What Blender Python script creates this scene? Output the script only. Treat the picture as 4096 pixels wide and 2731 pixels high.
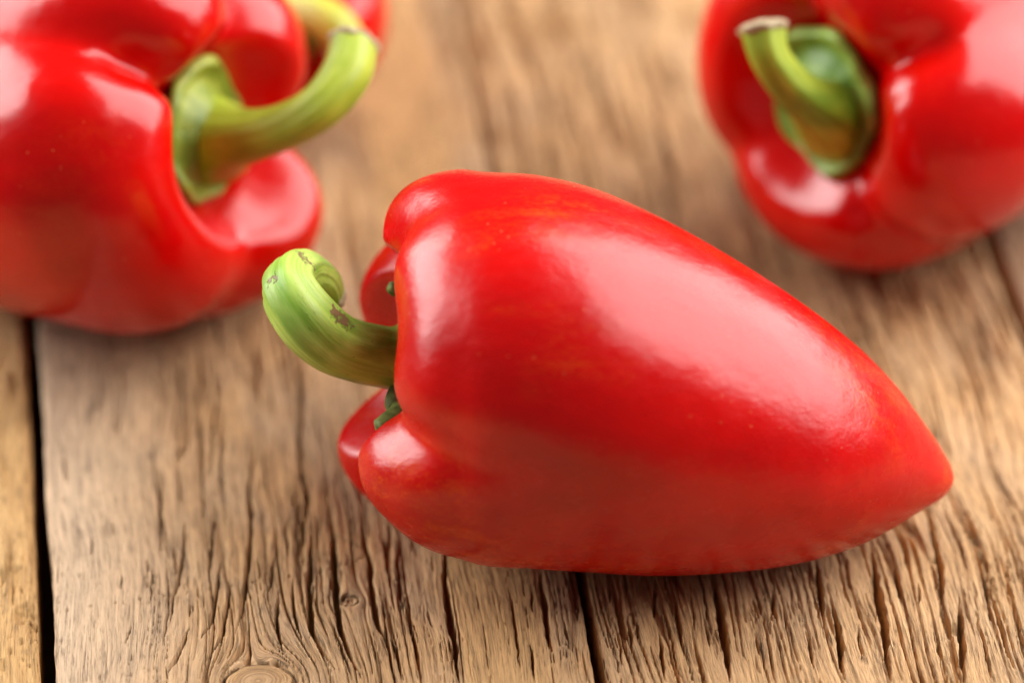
import bpy, bmesh, math, random
import numpy as np
from mathutils import Matrix, Vector, Euler

# ---------------------------------------------------------------- camera, light, exposure
scene = bpy.context.scene
for o in list(bpy.data.objects):
    bpy.data.objects.remove(o)
col = scene.collection
PITCH = math.radians(37.5); DIST = 0.783
cam_data = bpy.data.cameras.new("camera")
cam = bpy.data.objects.new("camera", cam_data); col.objects.link(cam)
cam.location = (0, -DIST*math.cos(PITCH), DIST*math.sin(PITCH))
cam.rotation_euler = (math.pi/2 - PITCH, 0, 0)
cam_data.lens = 135; cam_data.sensor_width = 36
cam_data.clip_start = 0.01; cam_data.clip_end = 50
cam_data.dof.use_dof = True
cam_data.dof.focus_distance = 0.709
cam_data.dof.aperture_fstop = 5.0
cam_data.dof.aperture_blades = 0
scene.camera = cam

world = bpy.data.worlds.new("World"); scene.world = world; world.use_nodes = True
bg = world.node_tree.nodes["Background"]
bg.inputs[0].default_value = (1.0, 0.97, 0.94, 1); bg.inputs[1].default_value = 0.07

def area(name, loc, target, sx, sy, power, color):
    d = bpy.data.lights.new(name, 'AREA'); d.shape = 'RECTANGLE'; d.size = sx; d.size_y = sy
    d.energy = power; d.color = color
    o = bpy.data.objects.new(name, d); col.objects.link(o)
    o.location = loc
    o.rotation_euler = (Vector(target)-Vector(loc)).to_track_quat('-Z', 'Y').to_euler()
    return o
area("softbox_right", (0.66, 0.24, 0.64), (0.02, 0.0, 0.02), 1.22, 1.12, 23.0, (1.0, 0.97, 0.94))
area("softbox_left", (-0.80, 0.30, 0.42), (0.0, 0.0, 0.03), 0.86, 0.64, 13.0, (1.0, 0.975, 0.95))

scene.view_settings.view_transform = 'Standard'
scene.view_settings.look = 'None'
scene.view_settings.exposure = 0.52
scene.view_settings.gamma = 1.0
scene.view_settings.use_curve_mapping = False
scene.cycles.use_denoising = True
scene.cycles.denoising_prefilter = 'ACCURATE'
scene.cycles.max_bounces = 8
scene.cycles.caustics_reflective = False

# ---------------------------------------------------------------- helpers
def tag(o, label=None, cat=None, group=None, kind=None):
    if label: o["label"] = label
    if cat: o["category"] = cat
    if group: o["group"] = group
    if kind: o["kind"] = kind

def thing(name, loc, rot):
    o = bpy.data.objects.new(name, None); col.objects.link(o)
    o.location = loc; o.rotation_euler = rot; o.empty_display_size = 0.01
    return o

def mesh_obj(name, verts, faces, mat, parent=None, uv=None, smooth=True):
    """verts (n,3), faces list of quads/tris (array or list); uv per vertex (n,2)."""
    me = bpy.data.meshes.new(name)
    verts = np.asarray(verts, float)
    me.from_pydata(verts.tolist(), [], faces if isinstance(faces, list) else faces.tolist())
    if smooth:
        me.polygons.foreach_set("use_smooth", [True]*len(me.polygons))
    if uv is not None:
        lay = me.uv_layers.new(name="UVMap")
        idx = np.empty(len(me.loops), np.int32); me.loops.foreach_get("vertex_index", idx)
        lay.data.foreach_set("uv", np.asarray(uv, np.float32)[idx].ravel())
    me.materials.append(mat); me.update()
    o = bpy.data.objects.new(name, me); col.objects.link(o)
    if parent is not None: o.parent = parent
    return o

def grid_faces(n, m, wrap=True):
    i = np.arange(n-1)[:, None]; j = np.arange(m if wrap else m-1)[None]
    a = i*m+j; b = i*m+(j+1) % m; c = (i+1)*m+(j+1) % m; d = (i+1)*m+j
    return np.stack([a, b, c, d], -1).reshape(-1, 4)

def sinterp(x, xp, fp):
    xp = np.asarray(xp, float); fp = np.asarray(fp, float)
    m = np.gradient(fp, xp); i = np.clip(np.searchsorted(xp, x)-1, 0, len(xp)-2)
    h = xp[i+1]-xp[i]; t = np.clip((x-xp[i])/h, 0, 1)
    return (2*t**3-3*t**2+1)*fp[i]+(t**3-2*t**2+t)*h*m[i]+(-2*t**3+3*t**2)*fp[i+1]+(t**3-t**2)*h*m[i+1]

def sstep(x, a, b):
    t = np.clip((x-a)/(b-a), 0, 1); return t*t*(3-2*t)

def perlin(x, y, seed=0):
    rng = np.random.RandomState(seed); ang = rng.uniform(0, 2*np.pi, (256, 256))
    gx, gy = np.cos(ang), np.sin(ang)
    x, y = np.broadcast_arrays(np.asarray(x, float), np.asarray(y, float))
    xi = np.floor(x).astype(int); yi = np.floor(y).astype(int); fx = x-xi; fy = y-yi
    u = fx**3*(fx*(fx*6-15)+10); v = fy**3*(fy*(fy*6-15)+10)
    def g(a, b): 
        A = (xi+a) & 255; B = (yi+b) & 255
        return gx[A, B]*(fx-a)+gy[A, B]*(fy-b)
    return 1.4*((g(0, 0)*(1-u)+g(1, 0)*u)*(1-v)+(g(0, 1)*(1-u)+g(1, 1)*u)*v)

# node helper
class NT:
    def __init__(s, name):
        s.mat = bpy.data.materials.new(name); s.mat.use_nodes = True
        s.t = s.mat.node_tree; s.bsdf = s.t.nodes["Principled BSDF"]
    def n(s, typ, **kw):
        nd = s.t.nodes.new(typ)
        for k, v in kw.items(): setattr(nd, k, v)
        return nd
    def l(s, a, b): s.t.links.new(a, b)
    def coords(s, kind, scale, loc=(0, 0, 0)):
        tc = s.n("ShaderNodeTexCoord"); mp = s.n("ShaderNodeMapping")
        mp.inputs["Scale"].default_value = scale; mp.inputs["Location"].default_value = loc
        s.l(tc.outputs[kind], mp.inputs["Vector"]); return mp.outputs[0]
    def noise(s, vec, detail=3, rough=.55, scale=1., dist=0.):
        nd = s.n("ShaderNodeTexNoise"); nd.inputs["Scale"].default_value = scale
        nd.inputs["Detail"].default_value = detail; nd.inputs["Roughness"].default_value = rough
        nd.inputs["Distortion"].default_value = dist
        s.l(vec, nd.inputs["Vector"]); return nd.outputs["Fac"]
    def ramp(s, fac, stops, interp='LINEAR'):
        nd = s.n("ShaderNodeValToRGB"); cr = nd.color_ramp; cr.interpolation = interp
        while len(cr.elements) < len(stops): cr.elements.new(.5)
        for e, (p, c) in zip(cr.elements, stops):
            e.position = p; e.color = tuple(c)+(1,) if not np.isscalar(c) else (c, c, c, 1)
        s.l(fac, nd.inputs[0]); return nd.outputs["Color"]
    def mix(s, fac, a, b, typ='MIX'):
        nd = s.n("ShaderNodeMix", data_type='RGBA', blend_type=typ)
        for sock, v in ((nd.inputs[0], fac), (nd.inputs[6], a), (nd.inputs[7], b)):
            if hasattr(v, "links"): s.l(v, sock)
            elif np.isscalar(v): sock.default_value = v
            else: sock.default_value = tuple(v)+(1,)
        return nd.outputs[2]
    def math(s, op, a, b=0.):
        nd = s.n("ShaderNodeMath", operation=op)
        for sock, v in ((nd.inputs[0], a), (nd.inputs[1], b)):
            if hasattr(v, "links"): s.l(v, sock)
            else: sock.default_value = v
        return nd.outputs[0]
    def bump(s, h, dist, strength=1., prev=None):
        nd = s.n("ShaderNodeBump"); nd.inputs["Distance"].default_value = dist
        nd.inputs["Strength"].default_value = strength; s.l(h, nd.inputs["Height"])
        if prev is not None: s.l(prev, nd.inputs["Normal"])
        return nd.outputs[0]

# ---------------------------------------------------------------- materials
def wood_material(name, light, mid, dark, grey, greyamt, seed, pale=None, gold=None):
    m = NT(name); U = "UV"; o = (seed*7.3, seed*3.1, seed)
    broad = m.noise(m.coords(U, (.16, .012, 1), o), 3, .6)
    grain = m.noise(m.coords(U, (1.1, .05, 1), o), 4, .65)
    fine = m.noise(m.coords(U, (2.6, .16, 1), o), 5, .7)
    patch = m.noise(m.coords(U, (.05, .03, 1), (o[0]+4, o[1]+9, 0)), 4, .6)
    c = m.ramp(grain, [(.30, dark), (.46, mid), (.62, light)])
    c2 = m.ramp(broad, [(.33, mid), (.62, light)])
    c = m.mix(.42, c, c2)
    # silvery weathered film in broad patches
    gm = m.ramp(patch, [(.42, 0.), (.66, 1.)])
    gm = m.math('MULTIPLY', gm, greyamt)
    c = m.mix(gm, c, grey)
    if pale or gold:
        tc = m.n("ShaderNodeTexCoord"); sx = m.n("ShaderNodeSeparateXYZ"); m.l(tc.outputs[U], sx.inputs[0])
        gx = m.math('ADD', sx.outputs[0], m.math('MULTIPLY', m.math('SUBTRACT', patch, .5), 22.))
    if pale:      # silvered sapwood along one edge of the board
        k = m.n("ShaderNodeMapRange"); k.inputs[1].default_value, k.inputs[2].default_value = pale[0], pale[1]
        k.inputs[3].default_value, k.inputs[4].default_value = pale[2], 0.; m.l(gx, k.inputs[0])
        pc = m.ramp(grain, [(.3, tuple(np.array(pale[3])*.72)), (.62, pale[3])])
        c = m.mix(k.outputs[0], c, pc)
    if gold:      # honey-coloured strip of sounder wood
        sg = sx.outputs[0]
        k1 = m.n("ShaderNodeMapRange"); k1.inputs[1].default_value, k1.inputs[2].default_value = gold[0]-.8, gold[0]+.8; m.l(sg, k1.inputs[0])
        k2 = m.n("ShaderNodeMapRange"); k2.inputs[1].default_value, k2.inputs[2].default_value = gold[1]-2.5, gold[1]+2.5
        k2.inputs[3].default_value, k2.inputs[4].default_value = gold[2], 0.; m.l(sg, k2.inputs[0])
        gc = m.ramp(grain, [(.28, tuple(np.array(gold[3])*.62)), (.6, gold[3])])
        c = m.mix(m.math('MULTIPLY', k1.outputs[0], k2.outputs[0]), c, gc)
    # fine fibres
    f = m.ramp(fine, [(.32, .38), (.46, .92), (.58, 1.05), (.75, 1.22)])
    c = m.mix(1.0, c, f, 'MULTIPLY')
    # thin dark latewood lines
    ln = m.noise(m.coords(U, (1.25, .022, 1), (o[0]+21, o[1]+5, 0)), 4, .62)
    la = m.math('ABSOLUTE', m.math('SUBTRACT', ln, .5))
    lm = m.ramp(la, [(.004, .60), (.026, 0.)])
    lg = m.ramp(m.noise(m.coords(U, (.3, .05, 1), (o[0]+33, o[1]+7, 0)), 2, .5), [(.40, .15), (.58, 1.)])
    c = m.mix(m.math('MULTIPLY', lm, lg), c, tuple(np.array(dark)*.55))
    # dark brown stains
    st = m.noise(m.coords(U, (.35, .07, 1), (o[0]+14, o[1]+2, 0)), 4, .7)
    sm = m.ramp(st, [(.60, 0.), (.74, .75)])
    c = m.mix(sm, c, tuple(np.array(dark)*.42))
    m.l(c, m.bsdf.inputs["Base Color"])
    m.bsdf.inputs["Roughness"].default_value = .72
    m.bsdf.inputs["Specular IOR Level"].default_value = .22
    b = m.bump(grain, .0006, .6)
    b = m.bump(fine, .0007, 1.0, b)
    m.l(b, m.bsdf.inputs["Normal"])
    return m.mat

def pepper_material(name, rough, orange, seed, bumpamt=.6, coat=.0):
    m = NT(name); o = (seed*3.7, seed*1.9, seed*5.1)
    # streaks run along the fruit (local x), mottled
    a = m.noise(m.coords("Object", (55, 190, 190), o), 6, .72, dist=.6)
    fine = m.noise(m.coords("Object", (700, 1500, 1500), o), 5, .8)
    reg = m.noise(m.coords("Object", (24, 40, 40), (o[0]+3, o[1]+7, o[2])), 2, .5)
    v = m.math('ADD', m.math('MULTIPLY', a, .5), m.math('MULTIPLY', fine, .5))
    v = m.ramp(v, [(.47, 0.), (.62, 1.)])
    rg = m.ramp(reg, [(.50, 0.), (.64, 1.)])
    k = m.math('MULTIPLY', m.math('MULTIPLY', v, rg), orange)
    deep = m.noise(m.coords("Object", (30, 60, 60), (o[0]+8, o[1]+1, o[2])), 3, .5)
    red = m.ramp(deep, [(.3, (.44, .0003, .0006)), (.5, (.54, .0008, .0007)), (.7, (.63, .0022, .0008))])
    c = m.mix(k, red, (.74, .085, .003))
    # pale pin-prick specks
    vo = m.n("ShaderNodeTexVoronoi"); vo.inputs["Scale"].default_value = 1.; m.l(m.coords("Object", (420, 420, 420), o), vo.inputs["Vector"])
    spk = m.ramp(vo.outputs["Distance"], [(.05, .75), (.11, 0.)])
    gate = m.ramp(m.noise(m.coords("Object", (90, 90, 90), (o[0]+2, 0, 0)), 2, .5), [(.5, 0.), (.62, 1.)])
    c = m.mix(m.math('MULTIPLY', spk, gate), c, (.72, .16, .06))
    m.l(c, m.bsdf.inputs["Base Color"])
    B = m.bsdf.inputs
    rn = m.noise(m.coords("Object", (160, 300, 300), o), 4, .6)
    m.l(m.ramp(rn, [(.25, rough*.82), (.75, rough*1.22)]), B["Roughness"])
    B["IOR"].default_value = 1.5
    B["Specular IOR Level"].default_value = .46
    B["Subsurface Weight"].default_value = .10
    B["Subsurface Radius"].default_value = (1.0, .12, .06)
    B["Subsurface Scale"].default_value = .003
    B["Coat Weight"].default_value = coat; B["Coat Roughness"].default_value = rough*.6
    peel = m.noise(m.coords("Object", (900, 1500, 1500), o), 3, .6)
    dent = m.noise(m.coords("Object", (70, 90, 90), o), 3, .5)
    b = m.bump(dent, .0011, .42)
    b = m.bump(peel, .00010, bumpamt, b)
    m.l(b, B["Normal"])
    return m.mat

def stem_material(name, light, mid, dark, scars, seed, spots=()):
    m = NT(name); o = (seed*2.3, seed*1.7, 0)
    st = m.noise(m.coords("UV", (22, 1.6, 1), o), 5, .68)
    pt = m.noise(m.coords("UV", (3.5, 3.0, 1), (o[0]+5, o[1]+3, 0)), 3, .55)
    c = m.ramp(st, [(.30, mid), (.62, light)])
    c = m.mix(m.ramp(pt, [(.42, 0.), (.66, .85)]), c, dark)
    sc = m.noise(m.coords("UV", (9, 5, 1), (o[0]+11, o[1]+6, 0)), 6, .75)
    sm = m.ramp(sc, [(.665, 0.), (.70, scars)])
    c = m.mix(sm, c, (.16, .085, .04))
    if spots:     # corky scars at given places of the stem (object space)
        tc = m.n("ShaderNodeTexCoord"); tot = None
        rag = m.noise(m.coords("Object", (900, 900, 900)), 5, .7)
        for (x, y, z, r) in spots:
            vm = m.n("ShaderNodeVectorMath", operation='DISTANCE'); m.l(tc.outputs["Object"], vm.inputs[0]); vm.inputs[1].default_value = (x, y, z)
            k = m.math('SUBTRACT', 1., m.math('DIVIDE', vm.outputs["Value"], r))
            tot = k if tot is None else m.math('MAXIMUM', tot, k)
        tot = m.math('ADD', m.math('MULTIPLY', tot, .75), m.math('MULTIPLY', m.math('SUBTRACT', rag, .5), 2.6))
        sm = m.ramp(tot, [(.18, 0.), (.30, .95)])
        c = m.mix(sm, c, m.mix(rag, (.05, .024, .012), (.34, .20, .10)))
    sp = m.noise(m.coords("UV", (45, 26, 1), o), 3, .6)
    c = m.mix(m.ramp(sp, [(.66, 0.), (.72, .55)]), c, tuple(np.array(dark)*.6))
    m.l(c, m.bsdf.inputs["Base Color"])
    B = m.bsdf.inputs
    B["Roughness"].default_value = .42; B["Specular IOR Level"].default_value = .4
    B["Subsurface Weight"].default_value = .12; B["Subsurface Radius"].default_value = (.6, 1., .15); B["Subsurface Scale"].default_value = .0015
    b = m.bump(st, .0007, .5); b = m.bump(sm, .0004, .7, b); b = m.bump(sp, .0002, .5, b)
    m.l(b, B["Normal"])
    return m.mat

def simple_noise_material(name, c0, c1, scale, rough, bumpd=.0004):
    m = NT(name)
    n = m.noise(m.coords("Object", (scale,)*3), 5, .65)
    m.l(m.ramp(n, [(.35, c0), (.65, c1)]), m.bsdf.inputs["Base Color"])
    m.bsdf.inputs["Roughness"].default_value = rough; m.bsdf.inputs["Specular IOR Level"].default_value = .3
    m.l(m.bump(n, bumpd, .8), m.bsdf.inputs["Normal"])
    return m.mat

# ---------------------------------------------------------------- table of weathered planks
GRAIN_ANGLE = math.radians(7.3)
table = None
under_mat = simple_noise_material("under_board_wood", (.035, .022, .014), (.06, .04, .025), 60, .9)
# traced splits of the weathered boards: (width mm, [(u, v) mm along the board])
CR = [
(0.80,[(-44.0,0.7),(-45.3,-20.7),(-46.1,-36.0),(-45.6,-42.8),(-46.6,-50.8),(-48.0,-61.5),(-48.7,-67.1)]),
(1.00,[(-45.0,-51.0),(-46.4,-61.7),(-47.8,-75.6),(-47.7,-84.6),(-45.9,-90.2),(-43.7,-95.8)]),
(0.50,[(-59.2,-0.6),(-61.8,-17.0),(-63.7,-32.2),(-64.6,-38.1)]),
(0.60,[(-63.8,-44.9),(-64.8,-55.7),(-66.2,-66.3)]),
(0.75,[(-55.2,-24.1),(-55.4,-33.3),(-56.7,-40.6),(-56.9,-49.5),(-58.3,-62.3),(-60.3,-74.0),(-62.5,-83.4)]),
(0.50,[(-73.0,-31.8),(-74.3,-47.3),(-74.7,-58.1)]),
(0.60,[(-69.4,-47.9),(-70.4,-56.5),(-72.4,-67.6),(-74.4,-78.4)]),
(0.60,[(-63.4,-60.2),(-65.1,-71.3),(-66.7,-78.7),(-69.8,-84.5)]),
(0.65,[(-62.0,-65.4),(-63.6,-76.4),(-65.7,-84.3),(-69.2,-89.2)]),
(0.80,[(-70.3,-78.3),(-72.6,-85.4),(-75.6,-91.8)]),
(0.45,[(-65.4,-39.5),(-66.2,-48.3)]),
(0.45,[(-56.3,-61.1),(-56.6,-67.5)]),
(0.55,[(-53.5,-60.8),(-55.0,-71.2)]),
(0.65,[(-53.1,-70.1),(-54.2,-78.3),(-53.7,-88.5)]),
(0.80,[(-41.5,-46.3),(-41.9,-58.7),(-42.4,-69.3),(-42.5,-83.2),(-41.5,-88.1)]),
(0.50,[(-50.3,-49.6),(-50.7,-61.1)]),
(0.50,[(-50.1,-66.9),(-50.7,-71.8),(-50.5,-80.8),(-50.1,-87.0)]),
(0.35,[(-76.2,-61.4),(-77.5,-71.8)]),
(0.35,[(-81.1,-76.2),(-82.8,-82.8)]),
(0.35,[(-82.3,-62.1),(-82.8,-67.7)]),
(0.40,[(-70.0,-72.8),(-70.5,-76.9)]),
(0.50,[(-101.8,-87.7),(-99.8,-88.7)]),
(0.40,[(-87.3,-50.0),(-88.0,-57.1)]),
(0.98,[(-35.1,-48.4),(-35.7,-57.9),(-35.5,-65.4),(-35.9,-74.1),(-35.7,-82.3),(-34.3,-89.6),(-34.2,-94.0)]),
(1.24,[(-41.5,-46.6),(-41.8,-58.1),(-42.5,-71.0),(-42.7,-79.2),(-42.4,-85.9),(-41.1,-92.7),(-39.9,-98.1)]),
(0.72,[(-29.6,-58.7),(-30.5,-70.2),(-30.7,-80.7)]),
(0.65,[(-29.5,-77.3),(-29.6,-84.4),(-29.1,-90.7)]),
(0.65,[(-33.9,-85.7),(-33.0,-91.5),(-32.9,-98.5)]),
(0.59,[(-23.4,-63.7),(-24.1,-69.7)]),
(0.52,[(-31.7,-57.5),(-32.2,-64.0)]),
(0.52,[(-34.1,-75.7),(-34.2,-81.2)]),
(0.46,[(-26.2,-79.9),(-25.8,-84.9)]),
(1.24,[(-20.7,-59.8),(-21.2,-64.5),(-22.0,-73.6),(-22.2,-81.8),(-22.2,-89.4),(-22.5,-99.9),(-22.5,-102.5)]),
(1.04,[(-3.3,-71.0),(-4.1,-75.9),(-4.3,-82.7),(-4.9,-89.4),(-5.2,-93.8)]),
(0.65,[(-8.4,-91.2),(-8.8,-101.2)]),
(0.46,[(-6.1,-75.7),(-6.7,-82.9)]),
(0.52,[(-1.1,-85.4),(-1.4,-94.3)]),
(0.65,[(8.6,-75.3),(8.0,-82.1)]),
(0.72,[(10.8,-84.7),(10.3,-95.8)]),
(0.52,[(12.2,-87.1),(12.0,-92.4)]),
(0.78,[(16.0,-89.8),(14.8,-104.7)]),
(0.46,[(8.3,-88.9),(7.6,-99.8)]),
(0.74,[(17.5,-75.7),(15.5,-87.2)]),
(0.80,[(20.4,-81.3),(19.5,-94.6)]),
(1.51,[(28.6,-75.2),(28.1,-85.5),(27.5,-94.7),(26.6,-106.7)]),
(0.67,[(34.6,-84.0),(34.8,-90.1)]),
(0.60,[(33.6,-93.2),(33.0,-100.0)]),
(0.74,[(38.7,-82.2),(37.8,-90.5)]),
(0.67,[(39.6,-89.3),(39.6,-94.0)]),
(1.41,[(48.6,-73.9),(48.5,-75.4),(47.6,-83.3),(46.9,-91.7)]),
(1.14,[(49.1,-85.4),(48.9,-92.9),(48.0,-101.9),(47.2,-109.3)]),
(1.41,[(60.0,-70.5),(58.8,-81.0),(58.3,-84.7),(57.7,-94.0),(56.4,-103.0),(55.7,-111.0)]),
(0.80,[(63.3,-75.8),(62.0,-89.9)]),
(1.07,[(73.6,-59.4),(72.0,-71.1),(71.5,-79.3),(69.6,-90.9),(69.2,-94.1)]),
(1.14,[(73.5,-87.6),(71.4,-98.1),(68.8,-112.7)]),
(0.54,[(62.0,-73.2),(61.6,-78.0)]),
(0.60,[(66.5,-83.4),(65.3,-90.3)]),
(0.67,[(66.3,-97.4),(66.2,-106.5)]),
(0.60,[(79.6,-82.7),(77.4,-96.5)]),
(0.47,[(76.9,-84.7),(76.4,-89.4)]),
(0.54,[(23.5,-81.2),(22.4,-91.8)]),
(0.54,[(25.0,-87.5),(24.4,-96.6)]),
(0.67,[(43.0,-94.4),(42.4,-105.7)]),
(0.54,[(52.8,-93.4),(51.5,-104.6)]),
(0.67,[(54.4,-74.7),(53.0,-84.5)]),
(0.47,[(66.2,-71.3),(65.0,-79.9)]),
(0.80,[(-43.0,3.2),(-45.1,-25.0)]),
(0.89,[(103.0,63.4),(100.7,35.5),(100.3,8.8)]),
(0.62,[(43.1,88.5),(41.3,41.5)]),
(0.62,[(58.3,36.1),(61.7,4.6)]),
(0.71,[(95.8,-2.8),(94.3,-28.9)]),
(0.53,[(77.2,17.9),(76.5,-12.1)]),
]

KNOTS = [(-59.0, -95.5, 6.6, 4.9), (-40.3, -75.2, 1.7, 1.5)]

def grain_coord(u, v, seed):
    g = u + 1.6*perlin(u/28, v/42, seed) + .5*perlin(u/9, v/22, seed+1) + .16*perlin(u/3, v/9, seed+2)
    kin = np.zeros_like(g)
    for (ku, kv, ra, rb) in KNOTS:
        du = u-ku; dv = (v-kv)*ra/rb
        rho = np.sqrt(du*du+dv*dv)+1e-6
        dv2 = (v-kv)
        r2 = du*du+dv2*dv2+1e-6
        R2 = ra*ra*1.02
        w = np.exp(-r2/((5.2*ra)**2))
        g = g - w*(du*np.minimum(R2/r2, 1.0))
        inn = 1-sstep(rho, ra*.93, ra*1.02)
        g = g*(1-inn) + inn*(rho*1.1+40)
        kin = np.maximum(kin, inn)
    return g, kin

def plank_height(u, v, seed, density, smooth_strip=None, n_rand=80, urange=(0, 1)):
    """height in mm on a (rows v, columns u) grid"""
    g, kin = grain_coord(u, v, seed)
    h = .30*perlin(u/25, v/60, seed+5) + .08*perlin(g/2.2, v/60, seed+6) + .10*perlin(g/.6, v/16, seed+7)
    dens = density(u, v)
    # short torn splits following the grain: thin lines where a stretched noise crosses zero, gated by patches
    def split(sg, sv, wd, dp, k, gate):
        n = np.abs(perlin(g/sg, v/sv, seed+k)); q = perlin(g/(sg*2.1), v/(sv*.55), seed+k+1)
        ww = wd*np.clip((q+gate)*3.0, 0, 1)*dens
        return dp*(1-sstep(n, ww*.62, ww+.008))*(ww > .004)
    reg = np.clip(.75+1.1*perlin(u/11, v/20, seed+10), .15, 1.3)
    s1 = np.maximum(split(2.9, 120, .10, 1.7, 13, .14)*reg, split(1.6, 60, .11, 1.05, 15, .0)*reg)
    s1 = np.maximum(s1, split(.85, 22, .12, .38, 17, -.04)*reg)
    h = h - (1-kin)*s1*(.35+.65*dens)
    # fine raised fibres
    h = h + .12*dens*np.abs(perlin(g/.55, v/4, seed+11)) - .3*dens*sstep(perlin(g/3.2, v/26, seed+12), .28, .5)
    rng = np.random.RandomState(seed+40)
    vv = v[:, 0]; 
    def carve(uc, w, dep, r0, r1):
        # uc, w, dep arrays for rows r0:r1
        d = np.abs(u[r0:r1]-uc[:, None])/np.maximum(w[:, None], 1e-3)
        return dep[:, None]*(1-sstep(d, .55, 1.05))
    cr = np.zeros_like(h)
    def do(pts, wid, depth, wig):
        pts = sorted(pts, key=lambda p: p[1]); pu = np.array([p[0] for p in pts]); pv = np.array([p[1] for p in pts])
        r0, r1 = np.searchsorted(vv, [pv[0], pv[-1]])
        if r1-r0 < 3: return
        x = vv[r0:r1]; t = (x-pv[0])/(pv[-1]-pv[0])
        uc = (sinterp(x, pv, pu) if len(pv) > 2 else np.interp(x, pv, pu))
        k = rng.uniform(0, 100)
        uc = uc + wig*(.55*perlin(x/4., k, 5)+.28*perlin(x/1.6, k+3.3, 6))
        tp = np.minimum(1, np.minimum(t, 1-t)*2.8)**.75
        w = wid*.5*tp*(1+.5*perlin(x/3., k+9.1, 7))
        cr[r0:r1] = np.maximum(cr[r0:r1], carve(uc, w, depth*tp*np.clip(.4+tp, 0, 1), r0, r1))
    for wid, pts in CR:
        mu = np.mean([p[0] for p in pts])
        if urange[0]-2 < mu < urange[1]+2:
            ln = abs(pts[-1][1]-pts[0][1]); k = min(1., ln/26.); do(pts, wid*(.62+.43*k)+.10*k, (1.2+2.6*min(wid, 1.3))*(.6+.5*k), .45)
    for i in range(n_rand):
        u0 = rng.uniform(*urange); v0 = rng.uniform(-115, 140); ln = rng.gamma(2.2, 11.0)+8
        if rng.rand() > density(np.array([[u0]]), np.array([[v0]]))[0, 0]: continue
        vs = np.linspace(v0, v0+ln, 5)
        gg = grain_coord(np.full((1, 5), u0), vs[None], seed)[0][0]
        us = u0-(gg-gg[0])
        do(list(zip(us, vs)), rng.uniform(.22, .70), rng.uniform(.8, 2.2), .5)
    h = h - cr
    # ring crack round the knot
    for (ku, kv, ra, rb) in KNOTS:
        du = (u-ku)/ra; dv = (v-kv)/rb; rho = np.sqrt(du*du+dv*dv); an = np.arctan2(dv, du)
        rr = 1+.05*np.cos(3*an+1)+.03*np.cos(7*an)
        h = h - .9*np.exp(-((rho-rr)/.055)**2)*(.45+.55*np.cos(an-2.6)**2) + .15*(1-sstep(rho, .5, 1))
    # torn notches and chips
    for (nu, nv, su, sv, dp) in NOTCH:
        h = h - dp*np.exp(-(((u-nu)/su)**2+((v-nv)/sv)**2)**2)*(1+.7*perlin(u/.7, v/1.1, seed+20))
    return h, g

NOTCH = [(-40.6, -75.0, 1.6, 1.3, 1.0), (-100.4, -71.5, 2.2, 3.0, 1.2), (-99.2, -75, 1.2, 4.0, 1.2), (71.0, -78.0, 1.0, .8, 1.5), (70.2, -97.5, 1.3, 1.5, 1.6), (68.9, -95, .8, 3, .8)]

def make_plank(u0, u1, seed, mat, density, nu, focus=None, n_rand=80, vdense=True, wav=.45, far=(0., 0.)):
    """board between u0 and u1 (mm); its ends run out of the picture on both sides"""
    s = np.linspace(0, 1, nu)
    if focus is not None:     # more columns towards one edge
        s = s**focus if focus > 0 else 1-(1-s)**(-focus)
    if vdense:
        v = np.concatenate([np.linspace(-330, -124, 14)[:-1], np.arange(-124, -40, .42), np.arange(-40, 30, .7), np.arange(30, 152, 1.1), np.linspace(153, 420, 16)])
    else:
        v = np.concatenate([np.linspace(-330, -125, 12), np.arange(-124, 152, 1.4), np.linspace(153, 420, 16)])
    V = np.repeat(v[:, None], nu, 1)
    eL = u0 + wav*perlin(v/30, .3, seed+30)+.22*perlin(v/5, .7, seed+31) - far[0]*sstep(v, 15, 75)
    eR = u1 + wav*perlin(v/30, 5.3, seed+32)+.22*perlin(v/5, 4.7, seed+33) + far[1]*sstep(v, 15, 75)
    U = eL[:, None]+(eR-eL)[:, None]*s[None]
    h, g = plank_height(U, V, seed, density, n_rand=n_rand, urange=(u0, u1))
    # worn, rounded arrises
    dl = U-eL[:, None]; dr = eR[:, None]-U; e = np.minimum(dl, dr)
    h = h - 1.1*np.clip(1-e/1.3, 0, 1)**2.2
    h = np.maximum(h, -7.0)
    n, m = U.shape
    ca, sa = math.cos(GRAIN_ANGLE), math.sin(GRAIN_ANGLE)
    def W(u, v, z):
        return np.stack([(u*ca-v*sa)/1000, (u*sa+v*ca)/1000, z/1000], -1)
    top = W(U, V, h).reshape(-1, 3)
    # skirt: border loop dropped by the board's thickness
    border = np.concatenate([np.arange(m), np.arange(1, n)*m+m-1, (n-1)*m+np.arange(m-2, -1, -1), np.arange(n-2, 0, -1)*m])
    low = top[border].copy(); low[:, 2] = -.019
    f = grid_faces(n, m, wrap=False)
    nb = len(border); k = np.arange(nb); k2 = (k+1) % nb
    sk = np.stack([border[k], top.shape[0]+k, top.shape[0]+k2, border[k2]], -1)
    uvt = np.stack([g, V], -1).reshape(-1, 2); uv = np.concatenate([uvt, uvt[border]+[3, 0]])
    o = mesh_obj("plank", np.concatenate([top, low]), np.concatenate([f, sk]), mat, table, uv)
    return o

# board the planks are laid on
bmv = []
ca, sa = math.cos(GRAIN_ANGLE), math.sin(GRAIN_ANGLE)
for z in (-.036, -.0192):
    for (u, v) in ((-.199, -.33), (.206, -.33), (.206, .42), (-.199, .42)):
        bmv.append((u*ca-v*sa, u*sa+v*ca, z))
table = mesh_obj("table", bmv, [[3, 2, 1, 0], [4, 5, 6, 7], [0, 1, 5, 4], [1, 2, 6, 5], [2, 3, 7, 6], [3, 0, 4, 7]], under_mat, smooth=False)
tag(table, "table top of weathered brown wooden planks under the red peppers", None, None, "structure")

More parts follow.
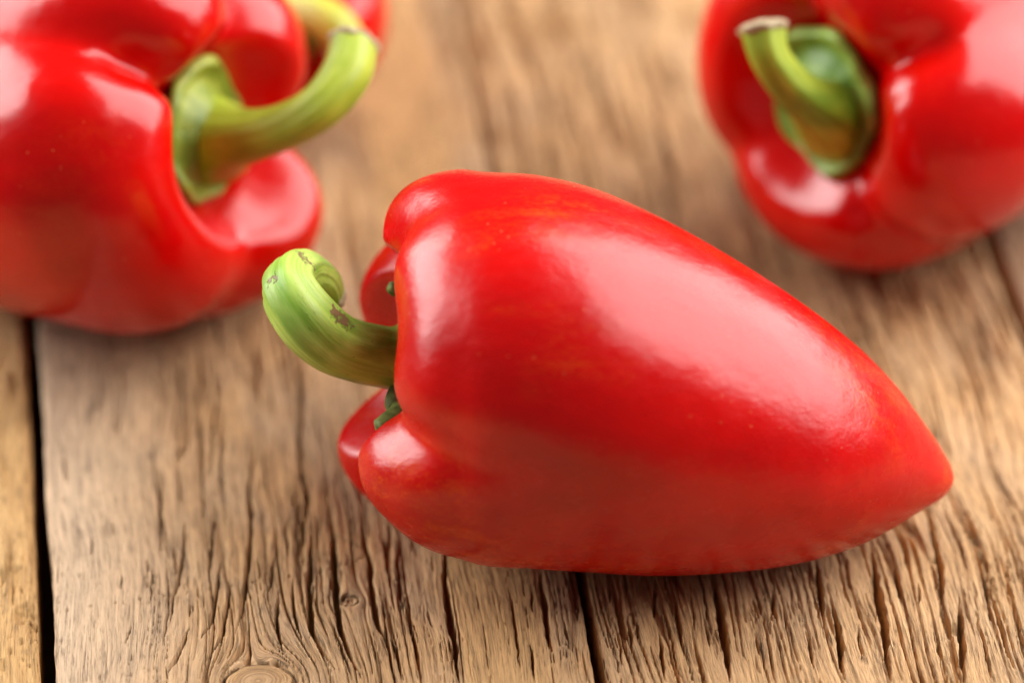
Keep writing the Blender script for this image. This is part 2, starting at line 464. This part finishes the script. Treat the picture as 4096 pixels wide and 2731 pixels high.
woodB = wood_material("plank_wood_tan", (.70, .43, .205), (.50, .285, .13), (.14, .074, .038), (.55, .41, .28), .45, 1, pale=(-92, -66, .8, (.72, .53, .36)), gold=(-22, -5, .85, (.66, .385, .16)))
woodC = wood_material("plank_wood_brown", (.72, .445, .21), (.53, .30, .138), (.13, .07, .037), (.60, .43, .28), .32, 2)
woodA = wood_material("plank_wood_honey", (.72, .45, .19), (.54, .30, .11), (.27, .14, .055), (.64, .46, .29), .12, 3)
woodD = wood_material("plank_wood_grey", (.52, .33, .19), (.37, .22, .12), (.16, .09, .05), (.48, .37, .29), .5, 4)

def densB(u, v):
    left = sstep(u, -84, -66); strip = sstep(u, -23.5, -21.5)*(1-sstep(u, -6, -3))
    return np.clip(.12+.72*left-.60*strip, .10, 1)+0*v
def densC(u, v): return .92+0*u+0*v
def densA(u, v): return .28+0*u+0*v
def densD(u, v): return .5+0*u+0*v
make_plank(-196, -98.4, 101, woodA, densA, 90, focus=-2.2, n_rand=30)
make_plank(-95.6, 2.5, 202, woodB, densB, 520, n_rand=140, far=(0., .55))
make_plank(4.6, 103.4, 303, woodC, densC, 520, n_rand=330, far=(.55, 0.))
make_plank(105.6, 204, 404, woodD, densD, 90, n_rand=40, vdense=False)

# ---------------------------------------------------------------- peppers
def pepper_grid(p, nt=150, nth=192):
    """local frame: x = axis from stem rim to tip, y away, z up; angles from -y (0) over z (90)"""
    st = np.array(p['st']); R = np.array(p['R']); cy = np.array(p['cy']); cz = np.array(p['cz'])
    a0 = p['sh']; L = st[-1]
    n1 = int(nt*.22); n2 = int(nt*.26); n3 = nt-n1-n2
    q = np.linspace(0, 1, n1, endpoint=False); rim = p['rim']
    rho1 = q*rim; a1 = dimple_profile(p, q)
    ph = np.linspace(0, np.pi/2, n2, endpoint=False); e = p.get('she', .85)
    rho2 = rim+(1-rim)*np.sin(ph)**e; a2 = a0*(1-np.cos(ph)**e)
    w = np.linspace(0, 1, n3); a3 = a0+(L-a0)*(1-(1-w)**1.7)
    a = np.concatenate([a1, a2, a3]); rho = np.concatenate([rho1, rho2, np.ones(n3)])
    tt = np.arange(nt)/(nt-1.)
    Ra = sinterp(np.maximum(a, 0), st, R); Ra[:n1+n2] = sinterp(np.maximum(a[:n1+n2], a0), st, R)
    base = rho*Ra
    th = np.linspace(0, 2*np.pi, nth, endpoint=False); deg = np.degrees(th)
    gd_r = np.zeros(nth); gd_b = np.zeros(nth); gd_a = np.zeros(nth)
    for (A, dr, db, da, wd) in p['gr']:
        dd = np.abs((deg-A+180) % 360-180)
        k = 1/(1+(dd/wd)**2)**1.2; k2 = np.exp(-(dd/(wd*1.5))**2)
        gd_r = np.maximum(gd_r, dr*k); gd_b = gd_b+db*k2; gd_a = np.maximum(gd_a, da*k)
    onr = np.concatenate([sstep(q, .25, 1.), 1-sstep(a2, .1*a0, a0+p.get('gf', .55)*(L-a0)), 1-sstep(a3, .1*a0, a0+p.get('gf', .55)*(L-a0))])
    body = np.concatenate([np.zeros(n1), sstep(ph, .2, 1.5), 1-sstep(a3, .55*L, .97*L)])
    ona = np.concatenate([sstep(q, .3, 1.), 1-sstep(ph, .5, 1.5), np.zeros(n3)])
    mul = 1-onr[:, None]*gd_r[None]-body[:, None]*gd_b[None]
    ax = a[:, None]+ona[:, None]*gd_a[None]
    for (A, wd, da) in p.get('lobes', []):
        dd = np.abs((deg-A+180) % 360-180); k = np.exp(-(dd/wd)**2)
        ax = ax-da*k[None]*np.concatenate([sstep(q, .35, 1.), np.ones(n2), 1-sstep(a3, a0, a0+.5*(L-a0))])[:, None]
    for (A, wd, ac, aw, dr) in p.get('bump', []):
        dd = np.abs((deg-A+180) % 360-180)
        mul = mul+dr*np.exp(-(dd/wd)**2)[None]*np.exp(-((a-ac)/aw)**2)[:, None]*np.minimum(1, rho/rim)[:, None]
    rr = base[:, None]*mul
    rng = np.random.RandomState(p.get('seed', 1)); N = 0
    for k in range(1, 7):
        for m in range(1, 5):
            N = N+rng.normal()/(k*k+m*m)**.5*np.cos(k*th[None]+rng.uniform(0, 6.28)+2.2*m*tt[:, None]*3.14*rng.choice([-1, 1]))
    rr = rr*(1+p.get('irr', .008)*N*np.minimum(1, rho/rim)[:, None])
    cyy = sinterp(np.clip(ax, 0, L), st, cy); czz = sinterp(np.clip(ax, 0, L), st, cz)
    return np.stack([ax, cyy-rr*np.cos(th)[None], czz+rr*np.sin(th)[None]], -1)

def dimple_profile(p, q):
    return p['dim']*(1-sstep(q, .40, 1.0))

def body_obj(p, mat, parent):
    G = pepper_grid(p); nt, nth = G.shape[:2]
    f = grid_faces(nt, nth)
    return mesh_obj("body", G.reshape(-1, 3), f[:, ::-1], mat, parent)

def calyx_obj(p, mat, parent, rc, npts, star, seed, rise=.005, curl=.0004):
    rng = np.random.RandomState(seed); nr, na = 26, 96
    ph = np.linspace(0, 2*np.pi, na, endpoint=False); s = np.linspace(0.02, 1, nr)
    edge = rc*(1+star*np.cos(npts*ph+rng.uniform(0, 6))+.05*np.cos(2*ph+rng.uniform(0, 6))+.012*np.cos(9*ph+rng.uniform(0, 6)))
    r = s[:, None]*edge[None]
    Rr = p['rim']*p['R'][0]
    q = np.clip(r/Rr, 0, 1)
    a = dimple_profile(p, q)-.0011-rise*np.exp(-(r/.0065)**2)-curl*sstep(s, .8, 1)[:, None]*(1+.6*np.cos(npts*ph+1))[None] + .0002*np.cos(npts*2*ph)[None]*s[:, None]
    cy = sinterp(np.clip(a, 0, 1), p['st'], p['cy']); cz = sinterp(np.clip(a, 0, 1), p['st'], p['cz'])
    P = np.stack([a, cy-r*np.cos(ph)[None], cz+r*np.sin(ph)[None]], -1)
    uv = np.stack([np.broadcast_to(ph/(2*np.pi), r.shape), np.broadcast_to(s[:, None], r.shape)], -1)
    f = grid_faces(nr, na)
    o = mesh_obj("calyx", P.reshape(-1, 3), f, mat, parent, uv.reshape(-1, 2))
    md = o.modifiers.new("thickness", 'SOLIDIFY'); md.thickness = .0022; md.offset = 0
    return o

def tube(name, pts, rad, mat, parent, ridges=5, ramp=.05, seg=48, rings=70, twist=.6, flat=None, cap=True):
    """tapered tube along a curved path with raised ribs; pts in world space"""
    pts = np.array(pts, float); k = np.linspace(0, 1, len(pts)); t = np.linspace(0, 1, rings)
    d = np.concatenate([[0], np.cumsum(np.linalg.norm(np.diff(pts, axis=0), axis=1))]); k = d/d[-1]
    C = np.stack([sinterp(t, k, pts[:, i]) for i in range(3)], -1)
    r = sinterp(t, np.linspace(0, 1, len(rad)) if len(rad) != len(k) else k, rad)
    T = np.gradient(C, axis=0); T /= np.linalg.norm(T, axis=1, keepdims=True)
    ref = np.array([0, 0, 1.]); N = []
    n = ref-T[0]*(ref@T[0]); n /= np.linalg.norm(n)
    for i in range(rings):
        n = n-T[i]*(n@T[i]); n /= np.linalg.norm(n); N.append(n)
    N = np.array(N); Bn = np.cross(T, N)
    ph = np.linspace(0, 2*np.pi, seg, endpoint=False)
    rr = r[:, None]*(1+ramp*np.cos(ridges*ph[None]+twist*6*t[:, None])+.02*np.cos(2*ph[None]+3*t[:, None])+.5*ramp*np.cos((2*ridges+3)*ph[None]+1.3+twist*6*t[:, None]))
    P = C[:, None]+rr[..., None]*(np.cos(ph)[None, :, None]*N[:, None]+np.sin(ph)[None, :, None]*Bn[:, None])
    V = P.reshape(-1, 3); f = grid_faces(rings, seg).tolist()
    uv = np.stack([np.broadcast_to(ph/(2*np.pi), rr.shape), np.broadcast_to(t[:, None]*d[-1]*20, rr.shape)], -1).reshape(-1, 2)
    if cap:
        V = np.concatenate([V, [C[0]-T[0]*r[0]*.2, C[-1]+T[-1]*r[-1]*.18]]); uv = np.concatenate([uv, [[0, 0], [0, 1]]])
        a, b = len(V)-2, len(V)-1
        for j in range(seg):
            f.append([a, (j+1) % seg, j]); f.append([b, (rings-1)*seg+j, (rings-1)*seg+(j+1) % seg])
    inv = np.array(world_inv(parent))
    V = V@inv[:3, :3].T+inv[:3, 3]
    return mesh_obj(name, V, f, mat, parent, uv), C, T, r

def world_inv(o):
    m = Matrix.Identity(4)
    while o is not None:
        m = Matrix.LocRotScale(o.location, o.rotation_euler, o.scale) @ m
        o = o.parent
    return m.inverted()

def cut_end(C, T, r, mat, parent, name="stem_tip"):
    """corky cut face closing the stem"""
    return tube(name, [C[-1]-T[-1]*r[-1]*.22, C[-1]+T[-1]*r[-1]*.05, C[-1]+T[-1]*r[-1]*.20], [r[-1]*1.03, r[-1]*1.07, r[-1]*.80], mat, parent, ridges=7, ramp=.04, seg=40, rings=12)[0]

cork = simple_noise_material("cork_scar", (.30, .20, .11), (.58, .48, .30), 700, .8)
dry = simple_noise_material("dry_sepal_green", (.05, .075, .015), (.20, .25, .06), 500, .6)
cork_dark = simple_noise_material("cork_brown", (.22, .15, .08), (.60, .50, .32), 420, .85, .0012)

PEP = "red peppers lying on the planks"
def red_pepper(loc, rot, label, p, skin):
    t = thing("red_pepper", loc, rot); tag(t, label, "pepper", PEP)
    body_obj(p, skin, t)
    return t

# pointed pepper in front
front = dict(st=[0.0, 0.008, 0.014, 0.01701, 0.02678, 0.03733, 0.04952, 0.06166, 0.07387, 0.08218, 0.09046, 0.0965, 0.1008, 0.1036, 0.1054, 0.1064, 0.1069, 0.1071], R=[0.0362, 0.0366, 0.0368, 0.037, 0.03706, 0.03618, 0.03383, 0.03031, 0.02588, 0.02202, 0.01713, 0.0124, 0.00843, 0.0058, 0.0037, 0.0022, 0.001, 0.0], cy=[0.006, 0.0044, 0.0035, 0.00244, 0.0007, -0.00084, -0.00271, -0.00439, -0.00554, -0.00566, -0.0051, -0.00433, -0.00361, -0.0031, -0.0029, -0.0028, -0.0028, -0.0028], cz=[0.0356, 0.0354, 0.0354, 0.03535, 0.0356, 0.03473, 0.03238, 0.02981, 0.02683, 0.02441, 0.02148, 0.01877, 0.01629, 0.0144, 0.0133, 0.0128, 0.0126, 0.0125],
    sh=0.0215, dim=0.02, rim=0.6, she=0.9, irr=0.004, seed=3, gf=0.35,
    gr=[(7, 0.11, 0.0, 0.0045, 12), (97, 0.035, 0.006, 0.0035, 15), (152, 0.14, 0.02, 0.008, 14), (228, 0.2, 0.03, 0.008, 15), (300, 0.15, 0.006, 0.006, 11)], lobes=[(50, 24, -0.0022), (190, 45, 0.007), (268, 33, 0.0105), (-20, 24, 0.0056), (122, 26, 0.0012)], bump=[(-50, 35, 0.012, 0.03, 0.045), (14, 16, 0.05, 0.008, -0.007), (12, 16, 0.033, 0.009, 0.006)])
t = red_pepper((-.0232, -.056, 0), (0, 0, 0), "pointed red pepper in front, its tip to the right and green stem curled left", front, pepper_material("pepper_skin_satin", .255, .6, 3, .6))
green_front = stem_material("stem_green", (.48, .62, .13), (.27, .47, .04), (.06, .25, .01), .45, 2, [(-0.0090, -0.0005, 0.0496, 0.0021), (-0.0074, -0.0007, 0.0485, 0.0021), (-0.0061, -0.0007, 0.0477, 0.0016), (-0.0153, 0.0097, 0.0531, 0.0018), (-0.0147, 0.0087, 0.0518, 0.0018), (-0.0140, 0.0079, 0.0506, 0.0014), (-0.0205, 0.0039, 0.0537, 0.0018), (-0.0200, 0.0026, 0.0536, 0.0014), (-0.0163, 0.0120, 0.0528, 0.0019), (-0.0172, -0.0061, 0.0440, 0.0013)])
calyx_obj(front, stem_material("calyx_green", (.22, .32, .05), (.12, .2, .02), (.06, .12, .01), .3, 5), t, .0120, 5, .22, 4)
stem, C, T, r = tube("stem", [(-0.0157, -0.0487, 0.0334), (-0.0193, -0.0511, 0.0353), (-0.0213, -0.0519, 0.0359), (-0.0273, -0.0537, 0.0384), (-0.0336, -0.0554, 0.0427), (-0.0382, -0.0552, 0.0480), (-0.0410, -0.0518, 0.0507), (-0.0409, -0.0461, 0.0499), (-0.0388, -0.0409, 0.0469), (-0.0367, -0.0384, 0.0428), (-0.0359, -0.0382, 0.0389)], [.0088, .0072, .0063, .0058, .0058, .0058, .0054, .0049, .0047, .0045, .0042], green_front, t, ridges=6, ramp=.04, twist=.12)
cut_end(C, T, r, cork, stem)
tube("sepal", [(-0.0164, -0.0554, 0.0313), (-0.0192, -0.0600, 0.0319), (-0.0211, -0.0649, 0.0321), (-0.0229, -0.0671, 0.0324), (-0.0248, -0.0684, 0.0324)], [.0030, .0026, .0022, .0019, .0014], dry, t, ridges=3, ramp=.10, seg=20, rings=26)
tube("sepal", [(-0.0189, -0.0485, 0.0387), (-0.0201, -0.0476, 0.0431), (-0.0204, -0.0469, 0.0456), (-0.0207, -0.0464, 0.0471), (-0.0218, -0.0464, 0.0479), (-0.0230, -0.0466, 0.0485)], [.0008, .0008, .0008, .0011, .0015, .0010], dry, t, ridges=3, ramp=.10, seg=16, rings=30)
tube("sepal", [(-0.0188, -0.0551, 0.0333), (-0.0210, -0.0585, 0.0330), (-0.0219, -0.0612, 0.0320), (-0.0215, -0.0626, 0.0309)], [.0022, .0020, .0017, .0012], dry, t, ridges=3, ramp=.08, seg=16, rings=20)

# big blocky pepper at the left
left = dict(st=[0, .012, .025, .040, .058, .075, .086, .093, .097], R=[.0415, .0424, .0424, .0398, .0364, .0310, .0230, .013, .0005], cy=[0]*9, cz=[0]*9,
    sh=.024, dim=.013, rim=.58, she=1.0, irr=.005, seed=8, gf=.4,
    gr=[(120, .20, .045, .010, 12), (50, .18, .03, .009, 13), (330, .2, .03, .009, 14), (246, .07, .01, .003, 13)], lobes=[(165, 40, -.003), (287, 40, .0080), (10, 34, .003)], bump=[])
t = red_pepper((-.0530, .0070, .0464), (0, math.radians(11), math.radians(159)), "large glossy red bell pepper at the left edge with bent yellow-green stem", left, pepper_material("pepper_skin_gloss", .20, .12, 7, .25))
calyx_obj(left, stem_material("calyx_olive", (.38, .42, .06), (.2, .27, .03), (.10, .17, .015), .4, 6), t, .0138, 5, .03, 5, rise=.008)
ylw = stem_material("stem_yellow_green", (.47, .54, .06), (.34, .42, .025), (.22, .31, .012), .3, 4)
stem, C, T, r = tube("stem", [(-0.0608, 0.0142, 0.0399), (-0.0567, 0.0078, 0.0447), (-0.0511, 0.0032, 0.0485), (-0.0439, 0.0003, 0.0530), (-0.0370, 0.0004, 0.0580), (-0.0326, 0.0056, 0.0615), (-0.0311, 0.0126, 0.0640)], [.0095, .0068, .0051, .0045, .0046, .0049, .0047], ylw, t, ridges=5, ramp=.03)
cut_end(C, T, r, cork, stem)

# blocky pepper at the upper right
right = dict(st=[0, .012, .025, .040, .058, .075, .086, .093, .097], R=[.0392, .0400, .0402, .0382, .0350, .0300, .0225, .0130, .0005], cy=[0]*9, cz=[0]*9,
    sh=.024, dim=.0095, rim=.62, she=1.0, irr=.006, seed=12, gf=.55,
    gr=[(45, .14, .035, .008, 13), (112, .10, .03, .006, 13), (228, .04, .01, .003, 14), (318, .10, .03, .006, 13)], lobes=[(180, 50, .001)], bump=[])
t = red_pepper((.0582, .0200, .0441), (0, math.radians(10), math.radians(41)), "glossy red bell pepper at upper right with thick stem bent up left", right, pepper_material("pepper_skin_gloss_dark", .20, .1, 9, .25))
calyx_obj(right, stem_material("calyx_deep_green", (.30, .46, .09), (.17, .32, .04), (.08, .2, .015), .2, 8), t, .0142, 5, .05, 6, rise=.007)
stem, C, T, r = tube("stem", [(0.0671, 0.0249, 0.0373), (0.0629, 0.0193, 0.0432), (0.0585, 0.0151, 0.0492), (0.0538, 0.0134, 0.0553), (0.0503, 0.0142, 0.0612), (0.0494, 0.0171, 0.0650)], [.0095, .0068, .0048, .0041, .0040, .0046], stem_material("stem_olive", (.42, .51, .05), (.22, .34, .015), (.11, .22, .01), .6, 9), t, ridges=5, ramp=.05)
cut_end(C, T, r, cork_dark, stem)

# pepper half hidden behind the left one
back = dict(st=[0, .010, .024, .042, .058, .070, .077, .081], R=[.0278, .0284, .0288, .0284, .026, .021, .013, .001], cy=[0]*8, cz=[.0298, .0294, .0290, .0285, .0275, .026, .025, .024],
    sh=.018, dim=.011, rim=.56, she=1.0, irr=.006, seed=15,
    gr=[(30, .12, .03, .006, 13), (120, .12, .03, .006, 13), (205, .12, .03, .006, 14), (290, .12, .03, .005, 13)], lobes=[], bump=[])
t = red_pepper((-.0530, .0610, 0), (0, 0, math.radians(97)), "blurred red pepper at the top edge, mostly hidden behind the large left pepper", back, pepper_material("pepper_skin_back", .17, .1, 11, .2))
calyx_obj(back, stem_material("calyx_dark_green", (.22, .30, .06), (.12, .2, .02), (.05, .1, .01), .2, 10), t, .0105, 5, .06, 7, rise=.006)  # dark green calyx, close in tone to the front pepper's
stem, C, T, r = tube("stem", [(-0.0537, 0.0700, 0.0271), (-0.0510, 0.0632, 0.0348), (-0.0470, 0.0574, 0.0420), (-0.0416, 0.0526, 0.0455), (-0.0367, 0.0475, 0.0454), (-0.0341, 0.0441, 0.0427)], [.0080, .0058, .0046, .0043, .0044, .0044], stem_material("stem_pale", (.54, .52, .08), (.42, .42, .03), (.28, .3, .015), .2, 11), t, ridges=5, ramp=.03)
cut_end(C, T, r, cork, stem)
